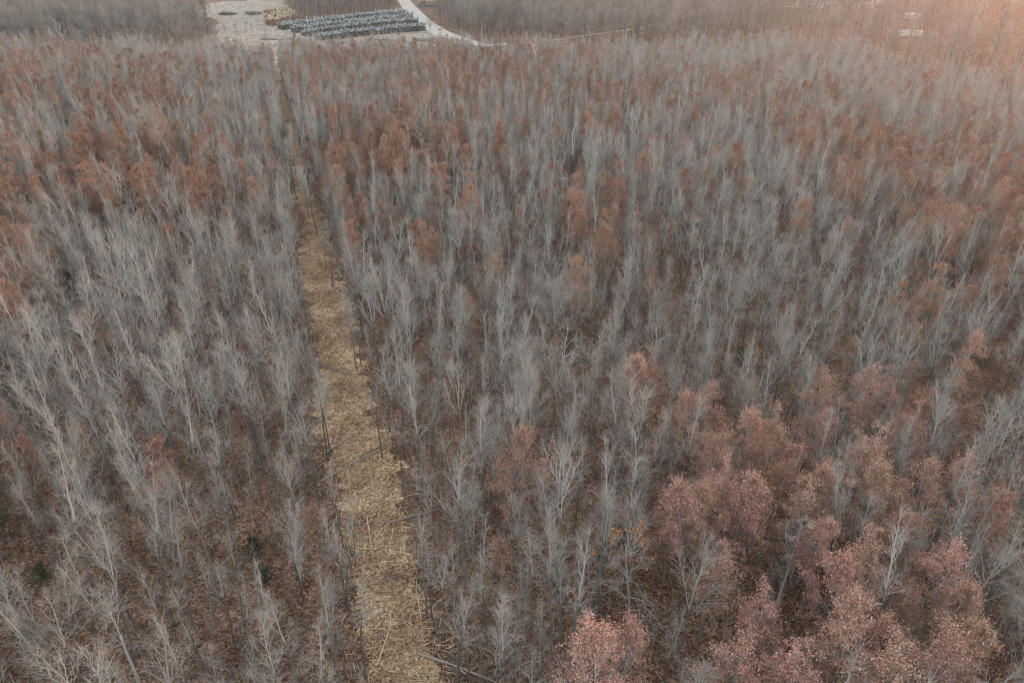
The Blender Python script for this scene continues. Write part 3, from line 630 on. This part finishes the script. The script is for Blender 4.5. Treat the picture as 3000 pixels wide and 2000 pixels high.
allw = np.concatenate(allw); fw = allw[:, 2] < 5
vw = rng.integers(0, 4, len(allw)); sw = rng.uniform(.7, 1.3, len(allw)) * np.where(fw, 1., 1.12); rw = rng.random(len(allw)) * 6.28
o = np.where(~fw)[0]; uo, vo_, _ = proj(allw[o, 0], allw[o, 1], zfun(allw[o, 0], allw[o, 1]))
o = o[(uo > -20) & (uo < 3020)]; o = o[np.argsort(np.hypot(allw[o, 0], allw[o, 1]))][:220]; sing = np.zeros(len(allw), bool); sing[o] = True
uo, vo_, _ = proj(allw[o, 0], allw[o, 1], zfun(allw[o, 0], allw[o, 1]))
dd = np.hypot(allw[o, 0], allw[o, 1]); rank = ((dd - dd.min()) / 16).astype(int)
for rk in np.unique(rank):
    s_ = np.where(rank == rk)[0]
    for qn, k in enumerate(s_[np.argsort(uo[s_])]):
        i = o[k]; pr, adj = WOOD[[1, 3, 0, 1][vw[i]]]
        plant('mature_tree', pr, f'{adj} bare tree on the leafy slope, {ordw(qn + 1)} from the left in the {ordw(rk + 1)} rank', 'tree', allw[i, :2], rw[i], sw[i], 'mature bare trees on the leafy slope')
rest = ~sing
mass('far_woods', 'mature bare woods beyond the timber yard and along the skyline', [p[0]['all'] for p in WOOD], allw[rest, :2], rw[rest], sw[rest], vw[rest])

# thin trees standing singly along the edge of the yard
for k, (u, v, wv, sc_, lab) in enumerate([(592, 62, 0, .75, 'forked bare tree alone on the pale gravel, leftmost of the yard edge'), (622, 58, 3, .6, 'slim bare tree between the forked one and the brush mound'), (638, 55, 3, .55, 'slim bare tree just left of the brush mound'),
        (640, 128, 0, .6, 'spreading bare tree at the rim of the gravel beyond the cedar'), (672, 138, 3, .65, 'slim bare tree with the gravel behind it'), (700, 142, 1, .6, 'bare tree with rusty undergrowth before the logs'), (727, 140, 3, .75, 'tall thin bare tree before the logs'),
        (745, 140, 3, .7, 'thin bare tree close to the tall one'), (783, 145, 0, .5, 'small crooked bare tree among the nearest logs'), (1020, 158, 1, .55, 'bare tree before the left end of the front timber row'), (1085, 160, 3, .5, 'thin bare tree before the middle log stack'),
        (1150, 152, 3, .55, 'thin bare tree standing in front of the middle log stack'), (1246, 158, 3, .5, 'slim bare tree before the last log stack'), (1262, 140, 1, .9, 'tall bare tree at the end of the front timber row beside the road'), (1530, 130, 1, .7, 'bare tree by the lane at the far grey wood'), (1640, 132, 0, .6, 'leaning bare tree beside the lane, before the far wood'), (1618, 130, 3, .8, 'straight dark bare tree beside the leaning one')]):
    plant('edge_tree', WOOD[wv][0], lab, 'tree', G(u, v), k * 1.7, sc_, tilt=(0, .25 if 'leaning' in lab else 0))

# ------------------------------------------------------------------ wood splinters on the strip, litter on the forest floor
def sticks(name, label, n, xy, Lr, rr, m, seed, zoff=.05, lift=.12):
    r = np.random.default_rng(seed); mb = MB(); n = len(xy)
    az = r.random(n) * 6.28; L = Lr[0] + (Lr[1] - Lr[0]) * r.random(n) ** 2.5
    D = np.stack([np.cos(az), np.sin(az), r.normal(0, lift, n)], 1)
    S = np.concatenate([xy, (zfun(xy[:, 0], xy[:, 1]) + zoff + r.random(n) * .1)[:, None]], 1)
    P = grow(r, S, D, L, 3, .12, 0.)
    tubes(mb, P, (rr * (.6 + .8 * r.random(n)))[:, None] * np.array([1, .9, .5])[None], 3, r=r)
    put(name, mb.mesh(name, m), kind='stuff', label=label)
n = 24000
s = 45 + 330 * rng.random(n) ** 1.9; c = np.clip(rng.normal(0, .62, n), -1.7, 1.7)
xy = np.stack([S0[0] + SD[0] * s + SN[0] * c * 3.3, S0[1] + SD[1] * s + SN[1] * c * 3.3], 1)
sticks('wood_splinters', 'pale splinters of shredded wood strewn over the strip', n, xy, (.25, 1.9), .027, M['straw'], 31)
n = 1500; s = 45 + 300 * rng.random(n) ** 1.8; c = np.clip(rng.normal(0, .7, n), -1.5, 1.5)
xy = np.stack([S0[0] + SD[0] * s + SN[0] * c * 3.4, S0[1] + SD[1] * s + SN[1] * c * 3.4], 1)
sticks('split_wood_pieces', 'longer pale split pieces among the wood chips', n, xy, (.7, 3.2), .042, M['straw'], 33)
n = 7000; yy = 24 + 130 * rng.random(n) ** 1.4; hw = .8 * (yy * .871 + 24.5); xx = rng.uniform(-1, 1, n) * hw
sticks('dead_sticks', 'dead sticks lying among the fallen leaves', n, np.stack([xx, yy], 1), (.3, 3.2), .02, M['stick'], 32)
n = 75000; yy = 24 + 90 * rng.random(n) ** 1.3; hw = .8 * (yy * .871 + 24.5); xx = rng.uniform(-1, 1, n) * hw
okk = np.abs(strip_dist(xx, yy)) > rng.uniform(.2, 3.3, n); xx, yy = xx[okk], yy[okk]; n = len(xx)
mb = MB(); leaves(mb, rng, np.stack([xx, yy, zfun(xx, yy) + .03 + .06 * rng.random(n)], 1), np.full(n, .20)); put('fallen_leaves', mb.mesh('fallen_leaves', M['leafd']), kind='stuff', label='curled brown leaves on the forest floor')

# fallen poles and branches one could count on the strip (both ends read off the photograph)
FALL = [((940, 1410), (1150, 1302), .09, 'stick', 'long grey fallen log lying right across the strip', 1), ((950, 1330), (1050, 1268), .10, 'log', 'dark fallen log with a sawn red end beside the left trunks', 0),
        ((1075, 1512), (1092, 1640), .06, 'straw', 'pale peeled pole lying along the strip above the twin trunks', 0), ((1040, 1752), (1110, 1735), .06, 'straw', 'tan split pole, the upper of two lying side by side', 0),
        ((1042, 1768), (1105, 1740), .06, 'straw', 'tan split pole, the lower of two lying side by side', 0), ((1105, 1950), (1155, 1805), .06, 'straw', 'straight grey tipped pole lying in the chips near the bottom', 0),
        ((1225, 1915), (1450, 1998), .10, 'stick', 'large fallen bough with broken branches in the bottom centre', 1), ((1320, 1945), (1365, 1975), .08, 'straw', 'bright tan split limb beside the large fallen bough', 0),
        ((1085, 1715), (1185, 1682), .06, 'stick', 'grey branch across the strip just above the split poles', 1), ((1200, 1700), (1300, 1668), .05, 'stick', 'curved pale branch under the twin dark trunks', 1),
        ((1145, 1532), (1290, 1492), .08, 'stick', 'white barked branch on the right edge of the strip', 1), ((950, 1075), (1045, 1108), .07, 'stick', 'branch lying from the left edge towards the middle', 1),
        ((905, 1050), (985, 1085), .06, 'stick', 'tangled branch at the left edge, above another', 1), ((945, 1130), (1000, 1150), .06, 'stick', 'short grey branch below the tangled ones', 0),
        ((985, 950), (1025, 990), .06, 'stick', 'crooked stick leaning from the right edge', 0), ((875, 675), (912, 700), .07, 'white', 'white pole lying slantwise in the upper strip', 0),
        ((918, 712), (930, 778), .05, 'white', 'thin white stick lying lengthwise below the slanting pole', 0), ((945, 825), (965, 848), .05, 'white', 'short white stick at the right edge of the upper strip', 0),
        ((900, 860), (950, 850), .06, 'straw', 'tan pole across the strip above the bend', 0), ((985, 990), (1000, 1015), .05, 'straw', 'pale bent stick in the middle of the strip', 0),
        ((1045, 1440), (1070, 1443), .08, 'straw', 'bright short chunk of split wood in the chips', 0), ((1220, 1437), (1240, 1432), .07, 'white', 'short white chunk right of the strip', 0),
        ((1062, 1950), (1072, 1985), .07, 'straw', 'pale chunk on the left rim at the bottom', 0), ((1210, 1950), (1230, 1990), .07, 'white', 'weathered pale pole above the bottom edge', 0),
        ((1015, 1365), (1025, 1420), .05, 'straw', 'thin tan pole below the long log', 0), ((965, 1355), (1010, 1340), .05, 'straw', 'tan splinter pole left of the long log, lying level', 0),
        ((1115, 1480), (1160, 1455), .05, 'stick', 'slanting grey stick below the bright chunk', 0), ((790, 152), (812, 152), .25, 'straw', 'pale log across the far end of the strip', 0)]
for k, (a, b, rr, mm, lab, br) in enumerate(FALL):
    A, B = G(*a), G(*b); rr = rr * 1.15; r = np.random.default_rng(700 + k); L = float(np.hypot(*(B - A)))
    mb = MB(); kk = 9; ss = np.linspace(0, 1, kk)[:, None]; xy = A + (B - A) * ss + np.cumsum(r.normal(0, .02 * L / 4, (kk, 2)), 0) * ss * (1 - ss) * 2
    P = np.concatenate([xy - A, (zfun(xy[:, 0], xy[:, 1]) - float(zfun(*A)) + rr + .12 * np.sin(np.linspace(0, pi, kk)) * min(1, L / 4))[:, None]], 1)[None]
    tubes(mb, P, (rr * np.linspace(1, .55, kk))[None], 7, apex=False, r=r, tint=.75)
    o = thing('fallen_branch' if br else 'fallen_pole', lab, 'branch' if br else 'pole', P3(A))
    put('stem', mb.mesh('fallen_stem', M[mm]), o)
    if br:
        tb = MB(); nb = 22; S, T = at(P, np.zeros(nb, int), r.uniform(.3, 1, nb)); q1 = grow(r, S, side_dir(r, T, r.uniform(.5, .9, nb)) * [1, 1, .5] + [0, 0, .1], r.uniform(.5, 1.8, nb), 5, .15, -.02)
        tubes(tb, q1, np.full((nb, 1), rr * .35) * np.linspace(1, .3, 5)[None], 4, r=r)
        S, T = at(q1, r.integers(0, nb, 60), r.uniform(.2, 1, 60)); q2 = grow(r, S, side_dir(r, T, r.uniform(.4, .9, 60)), r.uniform(.3, .8, 60), 3, .15, 0)
        tubes(tb, q2, np.full((60, 3), .008), 3, r=r); put('twigs', tb.mesh('fallen_twigs', M[mm]), o)

# ------------------------------------------------------------------ the timber yard
def bundle(r, wd, dp, ht, mm, nm):
    """a stack of short timbers, ends to the front, with more thrown loosely on top"""
    mb = MB(); d = .42; nx, nz = int(wd / d), int(ht / d * 1.1)
    xs, zs = np.meshgrid(np.arange(nx), np.arange(nz), indexing='ij'); xs = xs.ravel(); zs = zs.ravel(); n = len(xs)
    x = (xs + .5 + .5 * (zs % 2)) * d - wd / 2 + r.normal(0, .05, n); z = (zs * .88 + .5) * d
    for y0, y1 in ((-dp / 2, -.15), (.15, dp / 2)):
        j0 = r.normal(0, .14, n)
        P = np.stack([np.stack([x, np.full(n, y0) + j0, z], 1), np.stack([x + r.normal(0, .06, n), np.full(n, (y0 + y1) / 2), z], 1), np.stack([x, np.full(n, y1) + j0, z], 1)], 1)
        tubes(mb, P, np.full((n, 3), d * .52), 6, apex=False, r=r, tint=np.clip(r.normal(.25, .14, n), 0, .6))
        e = MB()
        an = np.arange(6) * pi / 3
        for yy_, sg in ((y0, -1),) if y0 < -.2 - .0 else ((y1, 1),):
            c = np.stack([x, yy_ + j0 - .0, z], 1)[:, None] + .2 * np.stack([np.cos(an), np.zeros(6) + sg * .05, np.sin(an)], 1)[None]
            idx = np.arange(n * 6).reshape(n, 6); ti = np.clip(r.normal(.3, .2, n), 0, 1)
            mb.add(c, idx[:, [0, 1, 2, 3]], None, ti); mb.add(c, idx[:, [0, 3, 4, 5]], None, ti)
    m = int(wd * dp * 1.5)
    S = np.stack([r.uniform(-wd / 2, wd / 2, m), r.uniform(-dp / 2, dp / 2, m), ht * .97 + r.uniform(0, .7, m)], 1)
    D = np.stack([r.normal(0, .7, m), r.normal(0, .7, m), r.uniform(.0, .8, m)], 1)
    P = grow(r, S, D, r.uniform(1.2, 2.6, m), 3, .02, -.2)
    tubes(mb, P, np.full((m, 3), .24), 6, apex=False, r=r, tint=np.clip(r.normal(.72, .28, m), .1, 1))
    return mb.mesh(nm, mm)
BUN = [bundle(np.random.default_rng(800 + k), 2.9, 7.5, 2.9, M['timber'], 'timber_stack') for k in range(4)]
TAN = [bundle(np.random.default_rng(820 + k), 3.0, 7., 4.2, M['tan'], 'fresh_timber_stack') for k in range(3)]
def row_of(px, meshes, name, cat, noun, group, step, rowname, dz=0.):
    P = np.array([G(*p) for p in px]); d = np.concatenate([[0], np.cumsum(np.hypot(*np.diff(P, axis=0).T))]); n = int(d[-1] / step)
    for q in range(n):
        s = (q + .5) * step; x, y = np.interp(s, d, P[:, 0]), np.interp(s, d, P[:, 1]); a = np.interp(s + 1, d, P[:, 0]) - x, np.interp(s + 1, d, P[:, 1]) - y
        rz = math.atan2(a[1], a[0]) if abs(a[0]) + abs(a[1]) > 1e-6 else 0
        nrm_ = np.array([-sin(rz), cos(rz)]); c = np.array([x, y]) + nrm_ * 3.9
        me = meshes[int(rng.integers(len(meshes)))]
        o = put(name, me, None, P3(c, -.25), None, f'{noun}, {ordw(q + 1)} from the left in the {rowname}', cat, group)
        o.rotation_euler = (0, 0, rz + rng.normal(0, .03) + (pi if rng.random() < .0 else 0)); o.scale = (1, rng.uniform(.92, 1.08), rng.uniform(.85, 1.12))
row_of([(828, 90), (1000, 66), (1100, 55), (1196, 47)], BUN, 'timber_stack', 'timber stack', 'blue grey timber stack', 'weathered timber stacks in four long rows', 3.0, 'back row')
row_of([(866, 99), (1000, 81), (1120, 68), (1218, 58)], BUN, 'timber_stack', 'timber stack', 'blue grey timber stack', 'weathered timber stacks in four long rows', 3.0, 'second row from the back')
row_of([(898, 110), (1000, 95), (1120, 82), (1236, 71)], BUN, 'timber_stack', 'timber stack', 'blue grey timber stack', 'weathered timber stacks in four long rows', 3.0, 'third row from the back')
row_of([(935, 121), (1030, 111), (1140, 100), (1252, 90)], BUN, 'timber_stack', 'timber stack', 'blue grey timber stack', 'weathered timber stacks in four long rows', 3.0, 'front row')
row_of([(792, 79), (850, 70), (884, 64)], TAN, 'fresh_timber_stack', 'timber stack', 'fresh tan timber stack', 'fresh tan timber stacks left of the weathered rows', 3.1, 'front row of the tan heap')
row_of([(786, 66), (850, 58), (876, 54)], TAN, 'fresh_timber_stack', 'timber stack', 'fresh tan timber stack', 'fresh tan timber stacks left of the weathered rows', 3.1, 'second row of the tan heap')
row_of([(786, 55), (830, 49), (862, 45)], TAN, 'fresh_timber_stack', 'timber stack', 'fresh tan timber stack', 'fresh tan timber stacks left of the weathered rows', 3.1, 'back row of the tan heap')
LG = []
for k in range(5):
    r = np.random.default_rng(840 + k); mb = MB(); P = grow(r, np.array([[-7., 0, 0]]), np.array([[1., 0, 0]]), np.array([14.]), 7, .012, 0)
    tubes(mb, P, np.linspace(.30, .19, 7)[None], 7, apex=False, r=r, tint=.35 + .15 * k)
    LG.append(mb.mesh('log', M['log']))
for (u0, u1, v, lay, per, nm) in [(950, 1035, 131, 4, 7, 'left'), (1078, 1190, 128, 5, 8, 'middle'), (1205, 1320, 126, 5, 8, 'right'), (800, 880, 137, 3, 9, 'near left'), (760, 830, 118, 3, 7, 'upper left'), (835, 905, 122, 2, 6, 'small')]:
    A, B = G(u0, v), G(u1, v); n = 0; L = float(np.hypot(*(B - A))); d = (B - A) / L; nn_ = np.array([-d[1], d[0]]); reps = max(1, int(round(L / 15.)))
    for rp in range(reps):
        for ly in range(lay):
            for k in range(per - ly):
                c = A + d * (rp + .5) * L / reps + nn_ * (k + .5 * ly) * .62 * 1.6 + rng.normal(0, .12, 2)
                o = put('log', LG[int(rng.integers(5))], None, P3(c, .35 + ly * .5), None, f'grey tree length log in the {nm} stack before the timber rows', 'log', f'grey logs of the {nm} stack')
                o.rotation_euler = (0, 0, math.atan2(d[1], d[0]) + rng.normal(0, .02)); o.scale = (L / reps / 15. * rng.uniform(.85, 1.05), 1, 1)
o = thing('yard_pole', 'leaning white pole before the left end of the back timber row', 'pole', P3(G(907, 92)), tilt=(0, -.10))
mb = MB(); tubes(mb, np.array([[[0, 0, -.3], [0, 0, 4.], [0, 0, 9.]]]), np.array([[.2, .17, .12]]), 8, apex=False); put('shaft', mb.mesh('pole_shaft', M['paint']), o)
mb = MB(); tubes(mb, np.array([[[-.5, 0, 8.7], [.5, 0, 8.7]]]), np.array([[.09, .09]]), 6, apex=False); put('crossbar', mb.mesh('pole_crossbar', M['paint']), o)

# brush mounds and scrub on the gravel
for k, (u, v, lab) in enumerate([(668, 44, 'dark brushy mound on the gravel left of the tan timber'), (742, 42, 'long dark brush heap on the gravel behind the tan timber')]):
    r = np.random.default_rng(860 + k); o = thing('brush_mound', lab, 'brush heap', P3(G(u, v)))
    lob = np.stack([r.normal(0, 3.2, 11), r.normal(0, 2.5, 11)], 1); hb = r.uniform(.8, 3.2, 11)
    n = 1500; li = r.integers(0, 11, n); S = np.concatenate([lob[li] + r.normal(0, .7, (n, 2)), r.random((n, 1)) * .5], 1)
    mb = MB(); tubes(mb, grow(r, S, np.stack([r.normal(0, 1, n), r.normal(0, 1, n), r.uniform(.4, 1.6, n)], 1), hb[li] * r.uniform(.5, 1.3, n), 3, .25, 0), np.full((n, 3), .05), 3, r=r)
    put('brush', mb.mesh('brush', M['wood']), o)
    n = 1300; li = r.integers(0, 11, n); mb = MB(); leaves(mb, r, np.concatenate([lob[li] + r.normal(0, .9, (n, 2)), (hb[li] * r.random(n))[:, None] * .8], 1), np.full(n, .3)); put('foliage', mb.mesh('brush_leaves', M['leafd' if k else 'green']), o)

# ------------------------------------------------------------------ sheds and houses far off
def box(mb, x0, x1, y0, y1, z0, z1):
    v = np.array([[x0, y0, z0], [x1, y0, z0], [x1, y1, z0], [x0, y1, z0], [x0, y0, z1], [x1, y0, z1], [x1, y1, z1], [x0, y1, z1]], float)
    mb.add(v, np.array([[0, 1, 5, 4], [1, 2, 6, 5], [2, 3, 7, 6], [3, 0, 4, 7], [4, 5, 6, 7], [3, 2, 1, 0]]))
def house(name, p, W, D, Hh, rise, rz, mw, mr, label, cat, nwin):
    o = thing(name, label, cat, P3(p), rz)
    mb = MB(); box(mb, -W / 2, W / 2, -D / 2, D / 2, -.5, Hh)
    mb.add(np.array([[-W / 2, -D / 2, Hh], [-W / 2, D / 2, Hh], [-W / 2, 0, Hh + rise], [W / 2, -D / 2, Hh], [W / 2, D / 2, Hh], [W / 2, 0, Hh + rise]], float), None, np.array([[0, 1, 2], [3, 5, 4]]))
    put('wall', mb.mesh('wall', mw), o)
    mb = MB(); e = .5; th = .18
    for sg in (-1, 1):
        lo = Hh - e * rise / (D / 2)
        a = np.array([[-W / 2 - e, sg * (D / 2 + e), lo], [W / 2 + e, sg * (D / 2 + e), lo], [W / 2 + e, 0, Hh + rise], [-W / 2 - e, 0, Hh + rise]], float)
        v = np.concatenate([a + [0, 0, .02], a + [0, 0, th]]); mb.add(v, np.array([[0, 1, 2, 3], [4, 5, 6, 7], [0, 1, 5, 4], [1, 2, 6, 5], [3, 0, 4, 7]]))
    put('roof', mb.mesh('roof', mr), o)
    for k in range(nwin):
        mb = MB(); cx = -W / 2 + (k + .5) * W / nwin; box(mb, cx - .6, cx + .6, -D / 2 - .05, -D / 2 + .04, Hh * .35, Hh * .75); put('window', mb.mesh('window', M['window']), o)
    return o
house('long_shed', G(2662, 106), 12.5, 5, 2.3, .8, -.12, M['paint'], M['tin'], 'long low white shed among trunks on the leafy slope', 'shed', 0)
house('house', G(2368, 26), 17, 10, 4, 4.5, .2, M['tin'], M['roof'], 'house with a steep brown roof at the end of the lane', 'house', 4)
house('white_shed', G(2535, 24), 8, 6, 2.6, 1.2, .3, M['paint'], M['tin'], 'white shed half hidden behind trees beyond the slope', 'shed', 0)
house('white_shed', G(2575, 10), 14, 7, 2.8, 1.4, .1, M['paint'], M['tin'], 'wider pale shed on the skyline behind the white one', 'shed', 0)
house('pale_shed', G(2670, 54), 9, 5, 2.2, 1., -.3, M['tin'], M['tin'], 'grey roofed shed near the top of the leafy slope', 'shed', 0)
house('long_shed', G(1288, 13), 22, 6, 2.4, 1., .12, M['tan'], M['tan'], 'long tan shed beside the dark pond behind the white road', 'shed', 4)
for k, (u, v, lab) in enumerate([(2489, 119, 'upright white drum, the taller of two beside a slope trunk'), (2512, 118, 'small white drum, the lower of two on the slope'), (1375, 112, 'white marker drum beside the bend of the white road')]):
    o = thing('drum', lab, 'drum', P3(G(u, v)), 0, (1, .8, 1.1)[k])
    mb = MB(); zz_ = [0, .05, .55, .6, .65, 1.15, 1.3]; rr_ = [.5, .52, .5, .54, .5, .5, .4]
    tubes(mb, np.array([[[0, 0, z] for z in zz_]], float), np.array([rr_]), 12, apex=False); put('barrel', mb.mesh('drum_barrel', M['paint']), o)
    mb = MB(); tubes(mb, np.array([[[0, 0, 1.3], [0, 0, 1.36]]]), np.array([[.43, .42]]), 12, apex=False); put('lid', mb.mesh('drum_lid', M['tin']), o)

# ------------------------------------------------------------------ the air
hm = bpy.data.materials.new('air'); hm.use_nodes = True; ht = hm.node_tree; ht.nodes.clear()
hv = ht.nodes.new('ShaderNodeVolumePrincipled'); ho = ht.nodes.new('ShaderNodeOutputMaterial'); ht.links.new(hv.outputs[0], ho.inputs['Volume'])
hv.inputs['Density'].default_value = .00021; hv.inputs['Color'].default_value = (.89, .87, .84, 1); hv.inputs['Anisotropy'].default_value = .80
mb = MB(); box(mb, -5200, 5800, -5200, 6000, -60, 140); put('haze', mb.mesh('haze', hm), kind='stuff', label='thin pale haze over the whole wood')
